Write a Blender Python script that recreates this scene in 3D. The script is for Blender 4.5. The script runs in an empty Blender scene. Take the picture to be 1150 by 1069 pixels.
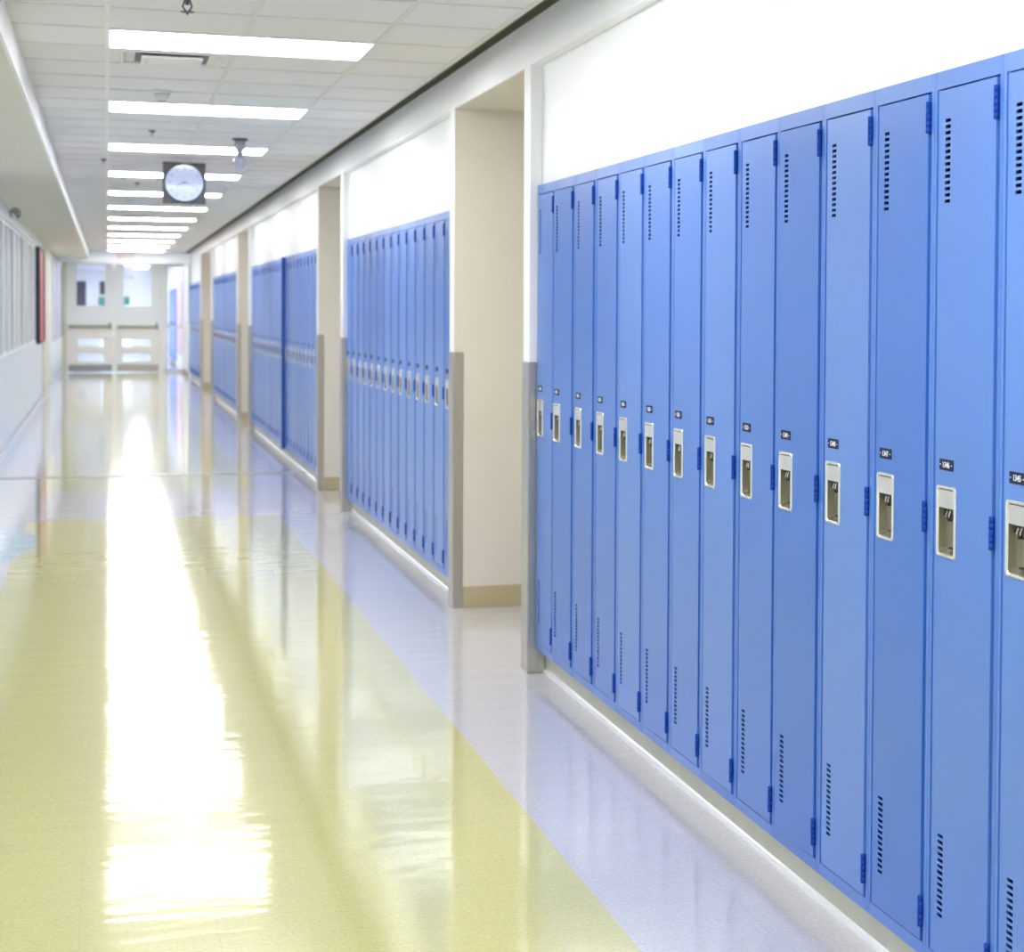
import bpy, bmesh, math, random
random.seed(7)
from mathutils import Vector, Matrix
PI = math.pi
S = bpy.context.scene
COL = S.collection

# ------------------------------------------------------------------ materials
def mat(name, col, rough=.5, metal=0., spec=.5, coat=0., bump=0., bscale=40., var=0., vscale=3., emit=None, es=0., trans=0., crough=.05):
    m = bpy.data.materials.new(name); m.use_nodes = True
    nt = m.node_tree; b = nt.nodes['Principled BSDF']
    b.inputs['Base Color'].default_value = (*col, 1)
    b.inputs['Roughness'].default_value = rough
    b.inputs['Metallic'].default_value = metal
    b.inputs['Specular IOR Level'].default_value = spec
    b.inputs['Coat Weight'].default_value = coat
    b.inputs['Coat Roughness'].default_value = crough
    b.inputs['Transmission Weight'].default_value = trans
    if emit:
        b.inputs['Emission Color'].default_value = (*emit, 1)
        b.inputs['Emission Strength'].default_value = es
    tc = nt.nodes.new('ShaderNodeTexCoord')
    if bump:
        n = nt.nodes.new('ShaderNodeTexNoise'); n.inputs['Scale'].default_value = bscale
        n.inputs['Detail'].default_value = 3
        nt.links.new(tc.outputs['Object'], n.inputs['Vector'])
        bp = nt.nodes.new('ShaderNodeBump'); bp.inputs['Strength'].default_value = bump
        bp.inputs['Distance'].default_value = .01
        nt.links.new(n.outputs['Fac'], bp.inputs['Height'])
        nt.links.new(bp.outputs['Normal'], b.inputs['Normal'])
    if var:
        n = nt.nodes.new('ShaderNodeTexNoise'); n.inputs['Scale'].default_value = vscale
        n.inputs['Detail'].default_value = 4
        nt.links.new(tc.outputs['Object'], n.inputs['Vector'])
        mx = nt.nodes.new('ShaderNodeMixRGB')
        mx.inputs[1].default_value = (*[c * (1 - var) for c in col], 1)
        mx.inputs[2].default_value = (*[min(1, c * (1 + var)) for c in col], 1)
        nt.links.new(n.outputs['Fac'], mx.inputs[0])
        nt.links.new(mx.outputs[0], b.inputs['Base Color'])
    return m

M = {}
M['wall'] = mat('white_wall_paint', (.90, .915, .94), .35, var=.02, bump=.05, bscale=60)
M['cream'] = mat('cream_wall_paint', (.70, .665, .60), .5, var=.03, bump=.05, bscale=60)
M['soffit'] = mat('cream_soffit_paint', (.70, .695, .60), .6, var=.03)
M['left'] = mat('pale_blue_white_paint', (.80, .84, .90), .3, var=.02)
M['tile'] = mat('ceiling_tile', (.80, .795, .81), .9, bump=.3, bscale=120, var=.03, vscale=2)
M['tbar'] = mat('ceiling_grid_metal', (.72, .715, .68), .5)
M['tbar_edge'] = mat('ceiling_grid_rail', (.80, .80, .80), .4)
M['lamp'] = mat('lamp_diffuser', (.9, .9, .9), .5, emit=(1, .99, .97), es=8.5)
M['white'] = mat('white_enamel', (.82, .82, .84), .35)
M['blue'] = mat('blue_locker_enamel', (.062, .200, .64), .30, spec=.55, coat=.15, crough=.22, var=.05, vscale=2.5, bump=.03, bscale=6)
M['hinge'] = mat('dark_blue_hinge_enamel', (.008, .06, .40), .55, spec=.2)
M['divider'] = mat('deep_blue_enamel', (.02, .08, .36), .35)
M['chrome'] = mat('satin_chrome', (.80, .79, .74), .22, metal=.9)
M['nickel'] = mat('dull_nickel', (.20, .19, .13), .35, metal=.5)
M['black'] = mat('black_plastic', (.008, .008, .012), .4, spec=.25)
M['navy'] = mat('navy_number_plate', (.008, .014, .06), .5, spec=.2)
M['text'] = mat('white_lettering', (.85, .87, .9), .5)
M['steel'] = mat('brushed_steel', (.50, .48, .45), .30, metal=.85, var=.05, vscale=8)
M['tan'] = mat('tan_vinyl_base', (.47, .41, .26), .45, var=.05)
M['plinth'] = mat('cream_plinth', (.66, .66, .54), .5, var=.08, vscale=9)
M['nosing'] = mat('white_nosing', (.85, .86, .88), .2)
M['clockcase'] = mat('dark_clock_case', (.012, .014, .03), .4)
M['clockface'] = mat('pale_clock_face', (.30, .36, .56), .15, coat=.5)
M['grey'] = mat('grey_plastic', (.42, .43, .50), .4)
M['dgrey'] = mat('dark_grey_metal', (.10, .11, .15), .5)
M['vent'] = mat('vent_enamel', (.74, .74, .76), .4)
M['blind'] = mat('grey_green_blind', (.47, .50, .46), .5, var=.1, vscale=1.5)
M['mull'] = mat('white_window_frame', (.80, .82, .84), .4)
M['red'] = mat('red_board', (.62, .09, .11), .4)
M['pink'] = mat('pink_board', (.75, .52, .60), .5)
M['lilac'] = mat('lilac_board', (.55, .56, .72), .4, var=.15, vscale=3)
M['doorpaint'] = mat('cream_door_paint', (.88, .86, .81), .4)
M['doorpanel'] = mat('white_door_panel', (.90, .92, .96), .4)
M['inner'] = mat('locker_interior_shade_blue', (.015, .05, .24), .6, spec=.2)  # darkened blue: shade behind vent slots and door gaps put into the colour
M['teal'] = mat('teal_paper', (.16, .50, .50), .6)
M['signwhite'] = mat('sign_white', (.86, .84, .86), .5)
M['exitred'] = mat('exit_red', (.88, .45, .50), .5)
M['bar'] = mat('bronze_bar', (.34, .32, .25), .35, metal=.6)
M['kick'] = mat('grey_kick_plate', (.36, .36, .38), .35, metal=.5)
M['dark'] = mat('dark_brown', (.06, .055, .09), .5)
M['seam'] = mat('grey_metal_strip', (.35, .36, .38), .35, metal=.4)

def vary(m, cols):
    # random tone shift per object
    nt = m.node_tree; b = nt.nodes['Principled BSDF']; src = b.inputs['Base Color'].links[0].from_socket
    oi = nt.nodes.new('ShaderNodeObjectInfo'); rp = nt.nodes.new('ShaderNodeMixRGB')
    rp.inputs[1].default_value = (*cols[0], 1); rp.inputs[2].default_value = (*cols[1], 1)
    nt.links.new(oi.outputs['Random'], rp.inputs[0])
    mu = nt.nodes.new('ShaderNodeMixRGB'); mu.blend_type = 'MULTIPLY'; mu.inputs[0].default_value = 1
    nt.links.new(src, mu.inputs[1]); nt.links.new(rp.outputs[0], mu.inputs[2]); nt.links.new(mu.outputs[0], b.inputs['Base Color'])
vary(M['blue'], ((.62, .80, .92), (1.62, 1.20, 1.05)))
M['gap'] = mat('gap_painted_shade', (.15, .15, .12), .9)  # dark colour stands in for shade above the ceiling edge

def glass_mat():
    m = bpy.data.materials.new('clear_glass'); m.use_nodes = True
    nt = m.node_tree; nt.nodes.clear()
    o = nt.nodes.new('ShaderNodeOutputMaterial'); mx = nt.nodes.new('ShaderNodeMixShader')
    t = nt.nodes.new('ShaderNodeBsdfTransparent'); t.inputs[0].default_value = (.93, .96, 1, 1)
    g = nt.nodes.new('ShaderNodeBsdfGlossy'); g.inputs['Roughness'].default_value = .03
    f = nt.nodes.new('ShaderNodeFresnel'); f.inputs[0].default_value = 1.5
    nt.links.new(f.outputs[0], mx.inputs[0]); nt.links.new(t.outputs[0], mx.inputs[1])
    nt.links.new(g.outputs[0], mx.inputs[2]); nt.links.new(mx.outputs[0], o.inputs[0])
    return m
M['glass'] = glass_mat()

def floor_mat():
    m = bpy.data.materials.new('polished_vinyl_tile_floor'); m.use_nodes = True
    nt = m.node_tree; N = nt.nodes; L = nt.links; b = N['Principled BSDF']
    geo = N.new('ShaderNodeTexCoord'); sep = N.new('ShaderNodeSeparateXYZ')
    L.new(geo.outputs['Object'], sep.inputs[0])
    X, Y = sep.outputs[0], sep.outputs[1]
    def ma(op, a, b_=None, c=None):
        n = N.new('ShaderNodeMath'); n.operation = op
        for i, v in enumerate((a, b_, c)):
            if v is None: continue
            if isinstance(v, (int, float)): n.inputs[i].default_value = v
            else: L.new(v, n.inputs[i])
        return n.outputs[0]
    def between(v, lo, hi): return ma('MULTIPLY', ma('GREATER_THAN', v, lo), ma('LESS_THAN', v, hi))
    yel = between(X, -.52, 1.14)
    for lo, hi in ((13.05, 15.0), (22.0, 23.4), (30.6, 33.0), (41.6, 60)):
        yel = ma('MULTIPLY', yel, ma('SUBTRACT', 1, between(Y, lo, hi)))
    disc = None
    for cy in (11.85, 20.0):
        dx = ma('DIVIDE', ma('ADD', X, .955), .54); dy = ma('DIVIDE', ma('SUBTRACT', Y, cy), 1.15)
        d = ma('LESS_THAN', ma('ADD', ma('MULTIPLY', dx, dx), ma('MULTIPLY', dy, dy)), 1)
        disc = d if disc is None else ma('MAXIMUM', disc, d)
    def mix(f, a, c):
        n = N.new('ShaderNodeMixRGB')
        for i, v in ((0, f), (1, a), (2, c)):
            if isinstance(v, tuple): n.inputs[i].default_value = (*v, 1)
            elif isinstance(v, float): n.inputs[i].default_value = v
            else: L.new(v, n.inputs[i])
        return n.outputs[0]
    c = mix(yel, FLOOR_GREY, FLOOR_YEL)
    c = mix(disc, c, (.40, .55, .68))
    nz = N.new('ShaderNodeTexNoise'); nz.inputs['Scale'].default_value = 90; nz.inputs['Detail'].default_value = 5
    L.new(geo.outputs['Object'], nz.inputs['Vector'])
    rp = N.new('ShaderNodeMapRange'); L.new(nz.outputs['Fac'], rp.inputs[0])
    rp.inputs[1].default_value = .3; rp.inputs[2].default_value = .7; rp.inputs[3].default_value = .90; rp.inputs[4].default_value = 1.06
    # faint tile joints, 305 mm squares
    def joint(v):
        fr = ma('FRACT', ma('DIVIDE', ma('ADD', v, .065), .305))
        return ma('MINIMUM', fr, ma('SUBTRACT', 1, fr))
    j = ma('LESS_THAN', ma('MINIMUM', joint(X), joint(Y)), .0045)
    k = ma('MULTIPLY', rp.outputs[0], ma('SUBTRACT', 1, ma('MULTIPLY', j, .05)))
    mu = N.new('ShaderNodeMixRGB'); mu.blend_type = 'MULTIPLY'; mu.inputs[0].default_value = 1
    L.new(c, mu.inputs[1]); L.new(k, mu.inputs[2]); L.new(mu.outputs[0], b.inputs['Base Color'])
    b.inputs['Roughness'].default_value = .10
    b.inputs['Specular IOR Level'].default_value = .62
    b.inputs['Coat Weight'].default_value = .42; b.inputs['Coat Roughness'].default_value = .06
    # wax ripples: slightly uneven from tile to tile
    n1 = N.new('ShaderNodeTexNoise'); n1.inputs['Scale'].default_value = 7; n1.inputs['Detail'].default_value = 2
    mp = N.new('ShaderNodeMapping'); mp.inputs['Scale'].default_value = (.5, 1.3, 1)
    L.new(geo.outputs['Object'], mp.inputs[0]); L.new(mp.outputs[0], n1.inputs['Vector'])
    bp = N.new('ShaderNodeBump'); bp.inputs['Strength'].default_value = .35; bp.inputs['Distance'].default_value = .0035
    L.new(n1.outputs['Fac'], bp.inputs['Height']); L.new(bp.outputs['Normal'], b.inputs['Normal'])
    L.new(bp.outputs['Normal'], b.inputs['Coat Normal'])
    return m
FLOOR_GREY = (.60, .585, .62)
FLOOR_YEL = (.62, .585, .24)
M['floor'] = floor_mat()

# ------------------------------------------------------------------ mesh builder
class MB:
    def __init__(s): s.bm = bmesh.new(); s.mats = []
    def mi(s, m):
        m = M[m] if isinstance(m, str) else m
        if m not in s.mats: s.mats.append(m)
        return s.mats.index(m)
    def quad(s, pts, m):
        f = s.bm.faces.new([s.bm.verts.new(p) for p in pts]); f.material_index = s.mi(m); return f
    def box(s, x0, x1, y0, y1, z0, z1, m, faces=None):
        v = [s.bm.verts.new(p) for p in ((x0,y0,z0),(x1,y0,z0),(x1,y1,z0),(x0,y1,z0),(x0,y0,z1),(x1,y0,z1),(x1,y1,z1),(x0,y1,z1))]
        idx = {'-z':(0,3,2,1),'+z':(4,5,6,7),'-y':(0,1,5,4),'+x':(1,2,6,5),'+y':(2,3,7,6),'-x':(3,0,4,7)}
        for k, q in idx.items():
            f = s.bm.faces.new([v[i] for i in q])
            f.material_index = s.mi((faces or {}).get(k, m))
        return s
    def lathe(s, prof, m, c=(0,0,0), axis='z', n=24):
        """prof: list of (r, t) along the axis"""
        rings = []
        for r, t in prof:
            ring = []
            for i in range(n):
                a = 2 * PI * i / n; u, w = r * math.cos(a), r * math.sin(a)
                p = {'z': (u, w, t), 'x': (t, u, w), 'y': (w, t, u)}[axis]
                ring.append(s.bm.verts.new((p[0]+c[0], p[1]+c[1], p[2]+c[2])))
            rings.append(ring)
        k = s.mi(m)
        for a, b in zip(rings, rings[1:]):
            for i in range(n):
                f = s.bm.faces.new((a[i], a[(i+1) % n], b[(i+1) % n], b[i])); f.material_index = k; f.smooth = True
        f = s.bm.faces.new(list(reversed(rings[0]))); f.material_index = k
        f = s.bm.faces.new(rings[-1]); f.material_index = k
        return s
    def loops(s, loops, m, cap=True, smooth=False):
        k = s.mi(m); rr = [[s.bm.verts.new(p) for p in lp] for lp in loops]
        n = len(rr[0])
        for a, b in zip(rr, rr[1:]):
            for i in range(n):
                f = s.bm.faces.new((a[i], a[(i+1) % n], b[(i+1) % n], b[i])); f.material_index = k; f.smooth = smooth
        if cap:
            f = s.bm.faces.new(rr[-1]); f.material_index = k
        return s
    def tube(s, pts, r, m, n=8):
        loops = []
        for i, p in enumerate(pts):
            p = Vector(p); a = Vector(pts[max(0, i-1)]); b = Vector(pts[min(len(pts)-1, i+1)])
            t = (b - a).normalized(); u = t.orthogonal().normalized() if abs(t.y) > .99 else t.cross(Vector((0,1,0))).normalized()
            w = t.cross(u)
            loops.append([p + r*(math.cos(2*PI*j/n)*u + math.sin(2*PI*j/n)*w) for j in range(n)])
        return s.loops(loops, m, True, True)
    def text(s, txt, size, m, mw):
        cu = bpy.data.curves.new('t', 'FONT'); cu.body = txt; cu.size = size
        cu.align_x = 'CENTER'; cu.align_y = 'CENTER'; cu.extrude = .0006; cu.offset = .0001 if size < .05 else 0
        o = bpy.data.objects.new('t', cu); COL.objects.link(o)
        dg = bpy.context.evaluated_depsgraph_get(); dg.update()
        me = bpy.data.meshes.new_from_object(o.evaluated_get(dg)); me.transform(mw)
        k = s.mi(m); n0 = len(s.bm.faces)
        s.bm.from_mesh(me); s.bm.faces.ensure_lookup_table()
        for f in s.bm.faces[n0:]: f.material_index = k
        bpy.data.objects.remove(o); bpy.data.curves.remove(cu); bpy.data.meshes.remove(me)
        return s
    def build(s, name, parent=None, loc=None, bevel=0., recalc=True):
        if recalc: bmesh.ops.recalc_face_normals(s.bm, faces=s.bm.faces)
        me = bpy.data.meshes.new(name); s.bm.to_mesh(me); s.bm.free()
        for m in s.mats: me.materials.append(m)
        o = bpy.data.objects.new(name, me); COL.objects.link(o)
        if parent: o.parent = parent
        if loc: o.location = loc
        if bevel:
            b = o.modifiers.new('bevel', 'BEVEL'); b.width = bevel; b.segments = 2; b.limit_method = 'ANGLE'
        return o

def empty(name, loc=(0,0,0)):
    o = bpy.data.objects.new(name, None); COL.objects.link(o); o.location = loc; o.empty_display_size = .1
    return o
def tag(o, label=None, cat=None, group=None, kind=None):
    if label: o['label'] = label
    if cat: o['category'] = cat
    if group: o['group'] = group
    if kind: o['kind'] = kind
    return o
def struct(o): o['kind'] = 'structure'; return o

# plate in the y-z plane with rectangular holes
def holed_plate(mb, x0, x1, y0, y1, z0, z1, holes, m):
    ys = sorted({y0, y1, *[h[0] for h in holes], *[h[1] for h in holes]})
    zs = sorted({z0, z1, *[h[2] for h in holes], *[h[3] for h in holes]})
    V = {}; k = mb.mi(m)
    def v(x, i, j):
        key = (x, i, j)
        if key not in V: V[key] = mb.bm.verts.new((x, ys[i], zs[j]))
        return V[key]
    def solid(i, j):
        if i < 0 or j < 0 or i >= len(ys)-1 or j >= len(zs)-1: return False
        cy, cz = (ys[i]+ys[i+1])/2, (zs[j]+zs[j+1])/2
        return not any(h[0] < cy < h[1] and h[2] < cz < h[3] for h in holes)
    def face(*q):
        f = mb.bm.faces.new(q); f.material_index = k
    for i in range(len(ys)-1):
        for j in range(len(zs)-1):
            if not solid(i, j): continue
            for x in (x0, x1): face(v(x,i,j), v(x,i+1,j), v(x,i+1,j+1), v(x,i,j+1))
            if not solid(i-1, j): face(v(x0,i,j), v(x1,i,j), v(x1,i,j+1), v(x0,i,j+1))
            if not solid(i+1, j): face(v(x0,i+1,j), v(x1,i+1,j), v(x1,i+1,j+1), v(x0,i+1,j+1))
            if not solid(i, j-1): face(v(x0,i,j), v(x1,i,j), v(x1,i+1,j), v(x0,i+1,j))
            if not solid(i, j+1): face(v(x0,i,j+1), v(x1,i,j+1), v(x1,i+1,j+1), v(x0,i+1,j+1))

def rrect(x, cy, cz, w, h, r, n=5):
    pts = []
    for sy, sz, a0 in ((1, 1, 0), (-1, 1, PI/2), (-1, -1, PI), (1, -1, 1.5*PI)):
        for i in range(n+1):
            a = a0 + PI/2*i/n
            pts.append((x, cy + sy*(w/2-r) + r*math.cos(a), cz + sz*(h/2-r) + r*math.sin(a)))
    return pts

# ------------------------------------------------------------------ key dimensions
W = .305; XL = 1.617; XP = 1.585; XW = 1.632
ZB, ZT = .098, 1.945           # locker underside / top
ZH = 2.42                      # underside of the header beam
ZC = 2.56                      # ceiling
T0 = 3.1337 - .023             # near boundary of the locker whose hinge is at 3.134
rows = [                       # (name, first boundary, count)
    ('front', T0 - 3*W, 16), ('second', 8.845, 14), ('third', 14.83, 24), ('fourth', 24.34, 20), ('fifth', 34.2, 17)]
Y0, Y1 = -4.0, 42.5
openings = [(7.065, 7.175, 8.72, 8.845), (13.115, 13.235, 14.70, 14.83), (22.20, 22.32, 24.18, 24.34), (30.44, 30.62, 33.96, 34.2)]
XLW = -.955                    # left wall

# ------------------------------------------------------------------ setting
b = MB(); b.quad([(-1.2, Y0-.1, 0), (2.75, Y0-.1, 0), (2.75, 56, 0), (-1.2, 56, 0)], 'floor')
fl = b.build('floor', recalc=False); struct(fl)

b = MB()
b.box(XP, 1.95, Y0, Y1, ZH, 2.72, 'wall')                         # header beam
ends = [rows[0][1]] + [o[3] for o in openings]
for i, (nm, s0, n) in enumerate(rows):
    e0 = Y0 if i == 0 else s0
    e1 = openings[i][0] if i < 4 else Y1
    b.box(XW, 1.72, e0, e1, ZT + .004, ZH, 'wall')                # wall over the lockers
for (a0, a1, c0, c1) in openings:
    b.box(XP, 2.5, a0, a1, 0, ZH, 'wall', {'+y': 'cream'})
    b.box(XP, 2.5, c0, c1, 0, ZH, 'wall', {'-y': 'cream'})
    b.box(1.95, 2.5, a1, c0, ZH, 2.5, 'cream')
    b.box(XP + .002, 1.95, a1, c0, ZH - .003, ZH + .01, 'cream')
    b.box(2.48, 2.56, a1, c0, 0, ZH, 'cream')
b.box(2.56, 2.66, Y0, Y1, 0, 2.72, 'wall')
r5 = rows[4][1] + 17*W
b.box(XP, 2.5, r5, Y1, 0, ZH, 'wall')
b.box(XP+.02, 2.5, Y0, rows[0][1] - .002, 0, ZH, 'wall')
wr = b.build('wall_right'); struct(wr)

# alcove vinyl base and locker plinths
b = MB()
for (a0, a1, c0, c1) in openings:
    b.box(XP + .045, 2.48, c0 - .012, c0, 0, .105, 'tan')
    b.box(XP + .045, 2.48, a1, a1 + .012, 0, .105, 'tan')
    b.box(2.468, 2.48, a1, c0, 0, .105, 'tan')
b.box(XP - .010, XP, r5, Y1, 0, .1, 'tan')
struct(b.build('baseboard_right', bevel=.003))
for i, (nm, s0, n) in enumerate(rows):
    e0 = s0; e1 = openings[i][0] if i < 4 else r5
    b = MB(); b.box(1.656, 1.99, e0, e1, 0, ZB - .001, 'plinth')
    # white cove along the foot of the plinth
    prof = [(1.647, 0), (1.6475, .006), (1.651, .014), (1.656, .018)]
    v0 = [(x, e0, z) for x, z in prof]; v1 = [(x, e1, z) for x, z in prof]
    for k in range(3): b.quad([v0[k], v0[k+1], v1[k+1], v1[k]], 'nosing')
    struct(b.build('trim_%d' % (i+1)))

# ceiling: slab, tee grid, gap along the right wall with its shade painted dark
XE = 1.475
b = MB()
b.box(-1.2, XE, Y0, Y1, ZC, ZC + .03, 'tile')
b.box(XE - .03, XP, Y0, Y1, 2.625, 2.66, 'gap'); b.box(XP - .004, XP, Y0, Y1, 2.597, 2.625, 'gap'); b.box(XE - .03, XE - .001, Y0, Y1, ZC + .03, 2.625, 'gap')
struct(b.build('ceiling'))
tp = .5311
yl0 = 7.6492
b = MB()
k = -22
ys = []
for k in range(-22, 66):
    y = yl0 + tp*k
    if Y0 < y < Y1: b.box(-.36, XE, y - .007, y + .007, ZC - .004, ZC, 'tbar')
for x in (0, tp, 2*tp):
    b.box(x - .010, x + .010, Y0, Y1, ZC - .0045, ZC, 'tbar_edge' if x == 0 else 'tbar')
b.box(XE - .022, XE, Y0, Y1, ZC - .004, ZC, 'tbar')
struct(b.build('trim_6'))

# left bulkhead, wall, windows
b = MB()
b.box(-1.2, -.36, Y0, Y1, ZH, ZC, 'soffit', {'+x': 'left'})
b.box(-.368, -.354, Y0, 38, ZH - .004, ZC - .001, 'white')
struct(b.build('trim_7'))
YW0, YW1 = 14.2, 26.6
b = MB()
b.box(XLW - .12, XLW, Y0, YW0, 0, ZH, 'left')
b.box(XLW - .12, XLW, YW0, YW1, 0, .95, 'left')
b.box(XLW - .12, XLW, YW1, 56, 0, ZH, 'left')
b.box(XLW - .12, XLW, YW0, YW1, 2.29, ZH, 'left')
struct(b.build('wall_left'))
struct(MB().box(XLW, XLW + .03, 4.0, 34.0, 2.29, ZH, 'white').build('trim_8', bevel=.004))
b = MB(); b.box(XLW, XLW + .014, Y0, 42.3, 0, .10, 'left'); b.box(XLW, XLW + .016, Y0, 42.3, .10, .108, 'seam')
struct(b.build('baseboard_left'))
win = struct(empty('window_1', (XLW - .05, YW0, .95)))
b = MB(); b.box(-.03, -.02, 0, YW1 - YW0, 0, 1.34, 'blind'); b.build('window_blind', win)
b = MB(); b.box(.0, .006, 0, YW1 - YW0, .04, 1.31, 'glass'); b.build('window_glass', win)
b = MB(); b.box(-.01, .075, 0, YW1-YW0, 0, .035, 'mull'); b.box(-.01, .05, 0, YW1-YW0, 1.31, 1.34, 'mull'); b.build('window_frame', win)
my = [YW0 + .05, 15.3, 16.45, 17.6, 18.75, 19.8, 20.9, 22.05, 23.3, 24.5, 25.6, 26.5]
for y in my:
    MB().box(-.01, .058, y - YW0 - .09, y - YW0 + .09, .035, 1.31, 'mull').build('mullion', win)
struct(MB().box(XLW, XLW + .04, 29.6, 32.2, 0, ZH - .001, 'soffit').build('trim_9', bevel=.004))

# back of the corridor, behind the viewer
b = MB(); b.box(-1.2, 2.7, Y0 - .1, Y0, 0, 2.72, 'wall'); struct(b.build('wall_back'))

# header across the corridor before the end doors
b = MB(); b.box(-1.0, XP, 38.0, 38.25, 2.335, ZC - .001, 'wall'); struct(b.build('trim_10'))
# metal strip across the floor
b = MB(); b.box(XLW, 1.648, 16.33, 16.42, 0, .004, 'seam'); struct(b.build('trim_11'))

# ------------------------------------------------------------------ end wall, doors, sidelight
YE = 42.5
b = MB()
b.box(-1.2, -.86, YE, YE+.15, 0, 2.72, 'soffit')
b.box(-.86, 1.72, YE, YE+.15, 2.46, 2.72, 'wall')
b.box(1.115, 1.235, YE, YE+.15, 0, 2.46, 'wall')
b.box(.125, .158, YE, YE+.10, 0, 2.46, 'wall')
b.box(1.66, 2.7, YE, YE+.15, 0, 2.46, 'wall')
struct(b.build('wall_end'))
def end_door(name, x0, x1, gl, label_x, low):
    d = struct(empty(name, (x0, YE + .03, .01)))
    w = x1 - x0
    g0, g1 = gl[0] - x0, gl[1] - x0
    s0, s1 = low[0] - x0, low[1] - x0
    b = MB()
    # leaf built round its openings
    T = .045
    b.box(0, g0, 0, T, 1.04, 2.43, 'doorpanel'); b.box(g1, w, 0, T, 1.04, 2.43, 'doorpanel')
    b.box(g0, g1, 0, T, 1.04, 1.47, 'doorpanel'); b.box(g0, g1, 0, T, 2.38, 2.43, 'doorpanel')
    b.box(0, s0, 0, T, 0, 1.04, 'doorpaint'); b.box(s1, w, 0, T, 0, 1.04, 'doorpaint')
    for z0, z1 in ((0, .24), (.41, .57), (.73, 1.04)): b.box(s0, s1, 0, T, z0, z1, 'doorpaint')
    b.build('door_leaf', d)
    MB().box(g0, g1, .02, .026, 1.47, 2.38, 'glass').build('door_glass', d)
    for z0, z1 in ((.24, .41), (.57, .73)): MB().box(s0, s1, .02, .026, z0, z1, 'glass').build('low_glass', d)
    MB().box(.05, w - .05, -.075, -.035, .985, 1.035, 'bar').box(.05, .1, -.05, 0, .98, 1.04, 'bar').box(w-.1, w-.05, -.05, 0, .96, 1.10, 'bar').build('push_bar', d, bevel=.006)
    MB().box(.04, w - .04, -.004, 0, .0, .165, 'kick' if x0 < 0 else 'steel').build('kick_plate', d)
    MB().box(label_x - x0, label_x - x0 + .14, .012, .015, 1.49, 1.67, 'teal').build('paper_notice', d)
    return d
end_door('door_1', -.86, .122, (-.65, -.06), -.20, (-.62, -.10))
end_door('door_2', .161, 1.112, (.335, .915), .33, (.315, .90))
w2 = struct(empty('window_2', (1.235, YE + .04, 0)))
b = MB()
b.box(0, .425, 0, .05, 0, .07, 'white'); b.box(0, .425, 0, .05, 1.0, 1.045, 'white'); b.box(0, .425, 0, .05, 2.38, 2.46, 'white')
b.box(0, .03, 0, .05, 0, 2.46, 'white'); b.box(.395, .425, 0, .05, 0, 2.46, 'white'); b.build('window_frame', w2)
MB().box(.03, .395, .02, .026, .07, 1.0, 'glass').build('window_glass', w2)
MB().box(.03, .395, .02, .026, 1.045, 2.38, 'glass').build('window_glass', w2)

# corridor beyond the doors
b = MB()
b.box(XW, 1.9, YE+.15, 47.6, 0, 2.72, 'wall'); struct(b.build('wall_right'))
struct(MB().box(XW, 1.72, 47.6, 53.0, ZT+.004, 2.72, 'wall').build('wall_right'))
struct(MB().box(XW, 1.9, 53.0, 56, 0, 2.72, 'wall').build('wall_right'))
struct(MB().box(2.0, 2.1, 47.6, 53.0, 0, 2.72, 'wall').build('wall_right'))
struct(MB().box(1.668, 1.99, 47.6, 53.0, 0, ZB-.002, 'plinth').build('trim_12'))
struct(MB().box(-1.2, 1.9, 56, 56.1, 0, 2.72, 'wall').build('wall_end'))
struct(MB().box(-1.2, 1.9, YE+.15, 56, ZC, ZC+.03, 'tile').build('ceiling'))

# ------------------------------------------------------------------ lockers
def locker_body():
    b = MB()
    H = ZT - ZB
    z0, z1 = .030, H - .037      # door opening
    ya, yb = .021, .281
    # stiles: outer flange and inner stepped flange
    b.box(0, .02, .0004, .013, 0, H, 'blue'); b.box(.0024, .02, .013, ya, z0, z1, 'blue')
    b.box(0, .02, .293, W - .0004, 0, H, 'blue'); b.box(.0030, .02, yb, .293, z0, z1, 'blue')
    b.box(0, .02, .013, .293, z1, H, 'blue'); b.box(0, .02, .013, .293, 0, z0, 'blue')
    # carcass
    b.box(.02, .36, .001, .003, 0, H, 'inner'); b.box(.02, .36, W-.003, W-.001, 0, H, 'inner')
    b.box(.36, .362, .001, W-.001, 0, H, 'inner'); b.box(.02, .36, .003, W-.003, H-.003, H-.001, 'inner')
    b.box(.02, .36, .003, W-.003, .001, .003, 'inner')
    b.box(.02, .36, .003, W-.003, 1.50, 1.502, 'inner')
    return b
def door_mesh():
    # origin on the hinge line, z from the locker underside
    b = MB(); H = ZT - ZB
    z0, z1 = .033, H - .041
    holes = []
    for base in (1.674 - ZB, .209 - ZB):
        for i in range(14):
            z = base + .0126*i; holes.append((.201, .225, z, z + .0072))
    holes.append((.162, .242, .957 - ZB, 1.093 - ZB))
    holed_plate(b, -.0018, .0002, .0015, .2545, z0, z1, holes, 'blue')
    # turned edges
    b.box(.0002, .014, .0015, .004, z0, z1, 'blue'); b.box(.0002, .014, .252, .2545, z0, z1, 'blue')
    b.box(.0002, .014, .004, .252, z0, z0+.0025, 'blue'); b.box(.0002, .014, .004, .252, z1-.0025, z1, 'blue')
    return b
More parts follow.
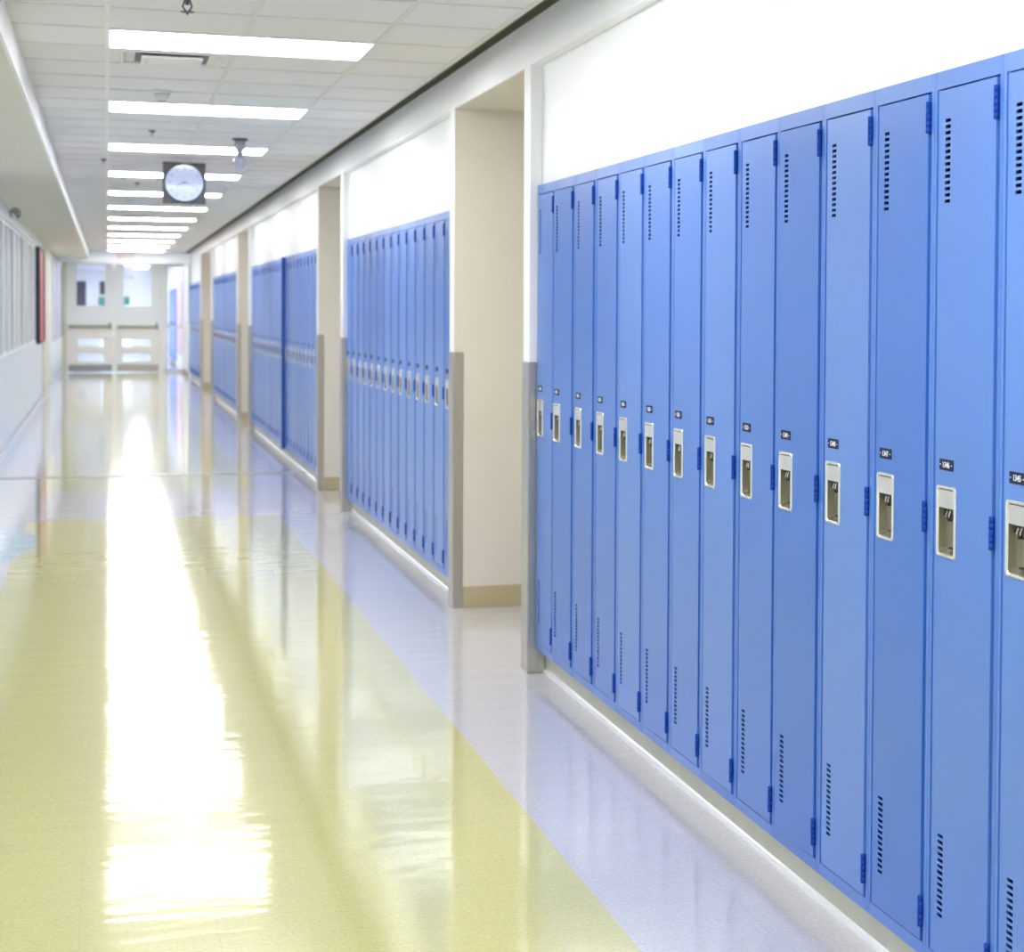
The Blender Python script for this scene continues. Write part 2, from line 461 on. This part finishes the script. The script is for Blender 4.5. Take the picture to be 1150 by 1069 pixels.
def latch_cup_mesh():
    b = MB(); cy, cz = .202, 1.025 - ZB
    w, h = .088, .147
    L = [rrect(-.0018, cy, cz, w, h, .008), rrect(-.0044, cy, cz, w-.002, h-.002, .008),
         rrect(-.0044, cy, cz, w-.012, h-.012, .006), rrect(-.001, cy, cz, w-.016, h-.016, .006),
         rrect(.015, cy, cz, w-.020, h-.024, .008), rrect(.018, cy, cz, w-.028, h-.032, .006)]
    b.loops(L, 'chrome', True)
    # far side wall of the cup darkened: its shade put into the colour
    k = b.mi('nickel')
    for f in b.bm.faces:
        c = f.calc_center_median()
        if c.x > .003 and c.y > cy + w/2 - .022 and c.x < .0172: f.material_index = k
    # sloping finger plate across the top of the cup
    y0, y1 = cy - w/2 + .009, cy + w/2 - .009
    zt, zb = cz + h/2 - .009, cz + h/2 - .046
    b.box(-.0022, -.001, y0, y1, zb, zt, 'chrome'); b.box(-.001, .016, y0, y1, zb, zb + .002, 'nickel')
    b.box(.010, .0175, y0 + .022, y1 - .022, cz - h/2 + .016, cz - h/2 + .020, 'black')
    b.box(.0165, .0182, y0+.006, y0+.012, cz-h/2+.03, zb-.012, 'nickel')
    bmesh.ops.recalc_face_normals(b.bm, faces=b.bm.faces)
    return b
def lever_mesh():
    b = MB(); cy, cz = .202, 1.025 - ZB
    z = cz + .012
    b.box(.003, .0178, cy - .028, cy + .022, z, z + .014, 'black')
    b.box(-.001, .006, cy - .034, cy - .018, z - .007, z + .020, 'black')
    b.box(.000, .012, cy - .010, cy + .000, z - .010, z + .004, 'black')
    b.tube([(.001, cy - .016, z + .012), (-.001, cy - .012, z + .002), (.003, cy - .006, z - .006)], .0018, 'chrome')
    b.tube([(.003, cy + .002, z + .010), (.001, cy + .006, z + .001), (.004, cy + .012, z - .006)], .0016, 'chrome')
    return b
def hinge_mesh(z):
    b = MB()
    for i in range(5):
        b.lathe([(.0058, z + i*.013 + .0002), (.0058, z + (i+1)*.013 - .0002)], 'hinge', (-.0026, .0, 0), n=10)
    b.box(-.0030, -.0018, .001, .007, z, z + .065, 'hinge')
    return b
def plate_mesh(num):
    b = MB(); cy, cz = .202, 1.141 - ZB
    b.loops([rrect(-.0017, cy, cz, .063, .023, .003), rrect(-.0030, cy, cz, .063, .023, .003), rrect(-.0033, cy, cz, .062, .022, .003)], 'navy')
    # text reads from the corridor: x axis of the text runs towards -Y
    def R(y): return Matrix(((0, 0, -1, -.0035), (-1, 0, 0, y), (0, 1, 0, cz - .0005), (0, 0, 0, 1)))
    if num:
        b.text(num, .0165, 'text', R(cy))
        for sy in (-1, 1): b.text('\u2022', .011, 'text', R(cy + sy*.0255))
    return b

body0 = locker_body().build('body', bevel=.0014)
door0 = door_mesh().build('door')
cup0 = latch_cup_mesh().build('latch_cup', bevel=.0008, recalc=False)
lev0 = lever_mesh().build('latch_lever')
hin0 = [hinge_mesh(z - ZB).build('hinge') for z in (1.823, .993, .160)]
for o in hin0 + [cup0, lev0]: o['_t'] = 1
plain_plate = plate_mesh(None).build('number_plate')
tmpl = [body0, door0, cup0, lev0, plain_plate] + hin0
for o in [cup0, lev0] + hin0: del o['_t']
first_use = {}
def inst(o, parent, loc=(0,0,0)):
    c = o.copy(); c.parent = parent; c.location = loc; COL.objects.link(c); return c

ORD = ['first','second','third','fourth','fifth','sixth','seventh','eighth','ninth','tenth','eleventh','twelfth','thirteenth','fourteenth','fifteenth','sixteenth','seventeenth','eighteenth','nineteenth','twentieth','twenty-first','twenty-second','twenty-third','twenty-fourth']
rowdesc = {
 'front': 'front row, counted from the first doorway pillar',
 'second': 'second row, counted from its near doorway pillar',
 'third': 'third row, counted from its near doorway pillar',
 'fourth': 'fourth row, counted from its near doorway pillar',
 'fifth': 'fifth and farthest row, counted from its near pillar'}
group = {'front': 'blue lockers of the front row', 'second': 'blue lockers of the second row', 'third': 'blue lockers of the third row',
         'fourth': 'blue lockers of the fourth row', 'fifth': 'blue lockers of the fifth row before the end doors',
         'beyond': 'blue lockers beyond the glass end doors'}
def make_locker(y, row, label, num=None, open_deg=0., detail=3):
    t = empty('locker', (XL, y, ZB))
    tag(t, label, 'locker', group[row])
    inst(body0, t)
    rj = random.random(); rk = random.random()
    d = inst(door0, t, (-.0012*rk, .023, 0))
    if not open_deg: open_deg = .55*rj*rj
    if open_deg: d.rotation_euler.z = math.radians(open_deg)
    if detail >= 1: inst(cup0, d)
    if detail >= 2:
        inst(lev0, d)
        for h in hin0: inst(h, d)
    if num:
        p = plate_mesh(num).build('number_plate', d)
    elif detail >= 2: inst(plain_plate, d)
    return t
for ri, (nm, s0, n) in enumerate(rows):
    for i in range(n):
        y = s0 + W*i
        if nm == 'third' and i >= 10: y += .05
        if nm == 'front':
            k = n - 1 - i            # ordinal from the pillar
            idx = i - 3              # 0 = the locker numbered 1346
            num = str(1346 + idx)
            lab = 'tall blue locker, %s in the %s' % (ORD[k], rowdesc[nm])
            deg = 0
            if idx == 11: deg = 2.0; lab = 'blue locker with its door slightly ajar, second from the first doorway pillar'
            if idx == 3: deg = .9; lab = 'blue locker numbered %s with its door not quite shut, in the front row' % num
            elif idx == 0: lab = 'blue locker numbered %s, nearest one seen whole in the front row' % num
            elif idx == -1: lab = 'blue locker numbered %s, cut off by the right edge of the photo' % num
            make_locker(y, nm, lab, num if idx < 11 else num, deg, 3)
        else:
            lab = 'tall blue locker, %s in the %s' % (ORD[i], rowdesc[nm])
            make_locker(y, nm, lab, None, 0, {'second': 2, 'third': 2, 'fourth': 2, 'fifth': 2}[nm])
for i in range(17):
    y = 47.7 + W*i
    t = make_locker(y, 'beyond', 'tall blue locker seen through the sidelight beyond the end doors', None, 0, 0)
for o in tmpl: bpy.data.objects.remove(o)
# deep blue divider in the third row
dv = MB().box(-.036, .36, 0, .048, 0, ZT - ZB, 'divider').build('locker_filler', loc=(XL, rows[2][1] + 10*W + .001, ZB), bevel=.002)
tag(dv, 'dark blue vertical filler strip between lockers of the third row', 'filler strip')

# ------------------------------------------------------------------ steel corner guards
GZ = 1.245
near_names = ['first', 'second', 'third', 'fourth']
for i, (a0, a1, c0, c1) in enumerate(openings):
    b = MB(); t = .004
    # far end of a locker row: wraps the pillar front and the return beside the lockers
    b.box(XP - t, XP, a0 - t, a1, 0, GZ, 'steel')
    b.box(XP, XL - .002, a0 - t, a0, 0, GZ, 'steel'); b.box(XL - .002, 1.655, a0 - t, a0, 0, ZB - .002, 'steel')
    b.box(XP - t, XP + .04, a1, a1 + t, 0, GZ, 'steel')
    g = b.build('corner_guard', loc=(0, 0, 0), bevel=.0025)
    tag(g, 'steel guard on the near pillar of the %s doorway, beside the %s row of lockers' % (near_names[i], rows[i][0]), 'corner guard', 'steel corner guards on the doorway pillars')
    b = MB()
    b.box(XP - t, XP, c0 - t, c1 - .002, 0, GZ, 'steel'); b.box(XP, XP + .045, c0 - t, c0, 0, GZ, 'steel')
    g = b.build('corner_guard', bevel=.0025)
    tag(g, 'steel guard on the far pillar of the %s doorway, before the %s row of lockers' % (near_names[i], rows[i+1][0]), 'corner guard', 'steel corner guards on the doorway pillars')

# ------------------------------------------------------------------ ceiling lights
def ceiling_light(y, label, x0=0.0):
    t = empty('ceiling_light', (x0, y, ZC)); tag(t, label, 'ceiling light', 'fluorescent ceiling panels')
    w, d = 1.062, .531
    b = MB(); f = .012
    b.box(.0, w, 0, f, -.008, -.0001, 'white'); b.box(0, w, d-f, d, -.008, -.0001, 'white')
    b.box(0, f, f, d-f, -.008, -.0001, 'white'); b.box(w-f, w, f, d-f, -.008, -.0001, 'white')
    b.build('frame', t)
    b = MB(); b.box(f, w-f, f, d-f, -.006, -.001, 'lamp'); b.build('diffuser', t)
for k in range(-4, 12):
    y = yl0 + 5*tp*k
    if k >= 0: lab = 'lit white ceiling panel, %s in line counting away from the viewer' % ORD[k]
    else: lab = 'lit white ceiling panel above the viewer, %s one before the picture starts' % ORD[-k-1]
    ceiling_light(y, lab)
for k in range(6):
    ceiling_light(43.3 + 2.1*k, 'lit white ceiling panel beyond the end doors, %s from the doors' % ORD[k])
ceiling_light(40.0, 'lit white ceiling panel between the cross beam and the end doors')

# ------------------------------------------------------------------ things on the ceiling
def vent(x, y, label, w=.43, d=.43):
    t = empty('ceiling_vent', (x, y, ZC)); tag(t, label, 'ceiling vent', 'ceiling air vents')
    b = MB()
    o_ = [(-w/2, -d/2, 0), (w/2, -d/2, 0), (w/2, d/2, 0), (-w/2, d/2, 0)]
    def ring(s, z): return [(p[0]*s, p[1]*s, z) for p in o_]
    b.loops([ring(1, -.001), ring(1.0, -.010), ring(.96, -.012), ring(.92, -.004)], 'vent', False)
    b.build('flange', t)
    MB().box(-w*.36, w*.36, -d*.44, d*.34, -.006, -.003, 'dgrey').build('duct_shade_plate', t)  # dark plate stands in for the shade up inside the duct
    b = MB(); b.loops([ring(.60, -.012), ring(.60, -.022), ring(.52, -.024), ring(.45, -.020)], 'vent', True)
    b.build('baffle', t)
vent(.27, 8.45, 'square white air vent just behind the nearest ceiling panel')
vent(.27, 16.35, 'square white air vent behind the fourth ceiling panel')
vent(.30, 23.2, 'square white air vent beside the sixth ceiling panel')
def sprinkler(x, y, label, s=1.):
    t = empty('sprinkler', (x, y, ZC)); tag(t, label, 'sprinkler', 'ceiling sprinklers')
    MB().lathe([(.045*s, 0), (.043*s, -.008), (.016*s, -.014)], 'dgrey', n=20).build('escutcheon', t)
    b = MB(); b.lathe([(.010*s, -.014), (.010*s, -.030*s), (.006*s, -.032*s), (.006*s, -.040*s)], 'dgrey', n=12)
    for sx in (-1, 1): b.tube([(sx*.008*s, 0, -.028*s), (sx*.014*s, 0, -.045*s), (sx*.004*s, 0, -.060*s)], .0028*s, 'dgrey')
    b.build('body', t)
    b = MB(); b.lathe([(.020*s, -.0600*s), (.020*s, -.0625*s)], 'dgrey', n=16); b.lathe([(.004, -.0625*s), (.004, -.070*s)], 'dgrey', n=8); b.build('deflector', t)
sprinkler(.267, 6.68, 'dark sprinkler head at the top edge, before the nearest ceiling panel', 1.15)
sprinkler(.265, 11.95, 'small sprinkler head between the second and third ceiling panels', .5)
sprinkler(.25, 17.0, 'small sprinkler head behind the fourth ceiling panel, left of the clock', .5)
sprinkler(.22, 30.4, 'distant sprinkler head crossing the ninth ceiling panel', .7)
sprinkler(-.028, 14.4, 'small dark sprinkler head on the left ceiling rail, left of the clock', .5)
def detector(x, y, label):
    t = empty('smoke_detector', (x, y, ZC)); tag(t, label, 'smoke detector', 'ceiling smoke detectors')
    MB().lathe([(.052, -.0001), (.052, -.010), (.046, -.015)], 'vent', n=28).build('base', t)
    MB().lathe([(.044, -.015), (.032, -.040), (.027, -.050), (.024, -.052)], 'vent', n=28).build('sensor', t)
    MB().lathe([(.021, -.052), (.019, -.058)], 'grey', n=20).build('grille', t)
detector(.265, 9.75, 'white smoke detector between the nearest two ceiling panels')
detector(.235, 19.6, 'distant pale smoke detector seen under the fifth ceiling panel')

# hanging camera-like sensor
t = empty('security_camera', (.822, 12.3, ZC)); tag(t, 'grey hanging security camera with a round pale dome, right of the clock', 'security camera')
MB().lathe([(.050, -.001), (.050, -.012), (.036, -.016)], 'dgrey', n=24).build('mount_plate', t)
MB().lathe([(.036, -.016), (.036, -.062), (.020, -.085), (.018, -.110), (.024, -.118)], 'grey', n=24).build('stem', t)
MB().lathe([(.024, -.118), (.037, -.130), (.043, -.150), (.041, -.168), (.030, -.186), (.012, -.195), (.003, -.196)], mat('pale_lilac_dome', (.55, .56, .72), .2), n=24).build('dome', t)

# clock
CX, CY, CZ, CS = .537, 14.0, 2.372, .303
t = empty('clock', (CX, CY, ZC)); tag(t, 'square black hanging clock with a round pale face', 'clock')
zc = CZ - ZC
b = MB(); b.box(-CS/2, CS/2, 0, .10, zc - CS/2, zc + CS/2, 'clockcase'); b.build('case', t, bevel=.004)
b = MB(); b.lathe([(.145, .0), (.145, -.010), (.136, -.012), (.134, -.004)], 'clockcase', (0, 0, zc), 'y', 64); b.build('bezel', t)
b = MB(); b.lathe([(.137, -.002), (.137, -.006)], 'clockface', (0, 0, zc), 'y', 64)
def tmat(x, z, y=-.0062): return Matrix(((1,0,0,x),(0,0,-1,y),(0,1,0,z),(0,0,0,1)))
for h in range(1, 13):
    a = math.radians(30*h)
    b.text(str(h), .026, 'dgrey', tmat(.105*math.sin(a), zc + .105*math.cos(a)))
b.build('face', t)
for nm, ang, ln, wd in (('hour_hand', 249, .062, .008), ('minute_hand', 108, .095, .005)):
    a = math.radians(ang); dx, dz = math.sin(a), math.cos(a); px, pz = dz, -dx
    b = MB(); P = [(-.018, wd), (ln, wd*.4)]
    pts = [(s*dx + e*px, s*dz + e*pz) for s, e in ((-.018, -wd/2), (ln, -wd*.3), (ln, wd*.3), (-.018, wd/2))]
    b.loops([[(p[0], -.008, zc + p[1]) for p in pts], [(p[0], -.0095, zc + p[1]) for p in pts]], 'dgrey')
    b.build(nm, t)
MB().lathe([(.008, -.007), (.008, -.012)], 'dgrey', (0, 0, zc), 'y', 16).build('hub', t)
b = MB(); b.box(-.05, .05, .03, .07, zc + CS/2, -.001, 'white'); b.build('ceiling_bracket', t)

# exit sign on the cross beam
t = empty('exit_sign', (.34, 37.97, 2.38)); tag(t, 'small white exit sign with red letters on the cross beam', 'exit sign')
MB().box(-.17, .17, -.0, .028, 0, .17, 'signwhite').build('housing', t, bevel=.004)
b = MB(); b.text('EXIT', .15, 'exitred', tmat(0, .085, -.002)); b.build('lettering', t)

# ------------------------------------------------------------------ left side things
t = empty('notice_board', (XLW, 27.0, .93)); tag(t, 'tall red notice board with a black side on the left wall, past the windows', 'notice board')
MB().box(0, .065, 0, .03, 0, 1.36, 'clockcase').box(0, .065, 2.0, 2.03, 0, 1.36, 'clockcase').box(0, .06, .03, 2.0, 1.33, 1.36, 'clockcase').box(0, .06, .03, 2.0, 0, .03, 'clockcase').build('frame', t)
MB().box(.02, .045, .03, 2.0, .03, 1.33, 'red').build('panel', t)
t = empty('display_board', (XLW, 34.5, .82)); tag(t, 'lilac display board in a thin dark frame, on the left wall near the end doors', 'display board')
MB().box(0, .03, 0, 6.4, 0, 1.5, 'lilac').build('panel', t)
MB().box(0, .045, 6.4, 6.5, 0, 1.5, 'dark').box(0, .04, -.05, 0, 0, 1.5, 'mull').build('frame', t)
b = MB()
pts = []
for i in range(13):
    a = math.radians(-60 + 24*i); pts.append((.045*math.cos(a), .0, -.055 - .05*math.sin(a)*-1))
b.tube([(0, 0, 0)] + pts, .007, 'nickel'); b.tube([(-.06, 0, -.03), (0, 0, -.045), (.04, 0, -.02)], .007, 'nickel')
g = b.build('cable_loop', loc=(-.86, 19.2, ZH)); tag(g, 'thin bent cable loop hanging under the left soffit above the windows', 'cable')
# beyond the doors
g = MB().box(-.02, 0, 0, 3.0, 0, 1.7, 'pink').build('notice_board', loc=(XW, 44.0, .35)); tag(g, 'pale pink board on the wall seen through the sidelight', 'notice board'); g.location.x -= .001
for x0, x1, nm in ((-.9, -.6, 'wide dark panel at the far left, seen through the left end door glass'), (-.22, -.02, 'narrow dark panel seen through the left end door glass, above the teal paper')):
    g = MB().box(x0, x1, 55.96, 56, 1.42, 2.2, 'dark').build('wall_panel'); tag(g, nm, 'wall panel')
M['added_daylight'] = mat('added_daylight_glow', (.6, .75, .85), .3, emit=(.62, .86, 1), es=.55)
w3 = struct(empty('added_glow_window', (-.2, 55.96, 0)))  # glowing window added to brighten the corridor beyond the doors
MB().box(0, .85, 0, .02, .1, 1.75, 'added_daylight').build('added_glow_pane', w3)
MB().box(-.04, .89, -.02, .02, 1.75, 1.82, 'mull').box(.40, .45, -.02, .02, .1, 1.75, 'mull').build('window_frame', w3)
t = empty('hanging_sign', (.42, 46.0, ZC)); tag(t, 'dark square hanging sign seen through the right end door glass', 'sign')
MB().box(-.17, .17, 0, .05, -.42, -.10, 'dgrey').build('panel', t); MB().box(-.02, .02, .01, .04, -.10, -.001, 'dgrey').build('stem', t)

# ------------------------------------------------------------------ world, camera, view
w = bpy.data.worlds.new('world'); S.world = w; w.use_nodes = True
w.node_tree.nodes['Background'].inputs[0].default_value = (.85, .9, 1, 1)
w.node_tree.nodes['Background'].inputs[1].default_value = .3

f, cx, cy, ph, th, ro, ch = 2034.12, 818.03, 408.99, .330195, .0287978, .00767170, 1.44874
def to_world(xc3, y3, z3):
    c, s = math.cos(ro), math.sin(ro)
    xc = c*xc3 + s*y3; y2 = -s*xc3 + c*y3
    zc_ = z3*math.cos(th) - y2*math.sin(th); yc = y2*math.cos(th) + z3*math.sin(th)
    return Vector((xc*math.cos(ph) + zc_*math.sin(ph), -xc*math.sin(ph) + zc_*math.cos(ph), -yc))
R = Matrix((to_world(1, 0, 0), to_world(0, -1, 0), to_world(0, 0, -1))).transposed()
cam = bpy.data.cameras.new('camera'); co = bpy.data.objects.new('camera', cam); COL.objects.link(co)
co.matrix_world = Matrix.Translation((0, 0, ch)) @ R.to_4x4()
cam.sensor_width = 36; cam.lens = f*36/1150
cam.shift_x = (575 - cx)/1150; cam.shift_y = (cy - 534.5)/1150
cam.clip_start = .05; cam.clip_end = 200
cam.dof.use_dof = True; cam.dof.focus_distance = 4.3; cam.dof.aperture_fstop = 6.3
S.camera = co
vs = S.view_settings
vs.view_transform = 'Standard'; vs.look = 'None'; vs.gamma = 1; vs.use_curve_mapping = False
vs.exposure = 1.32
S.cycles.max_bounces = 12; S.cycles.diffuse_bounces = 6; S.cycles.glossy_bounces = 5
S.cycles.sample_clamp_indirect = 10
S.cycles.use_denoising = True
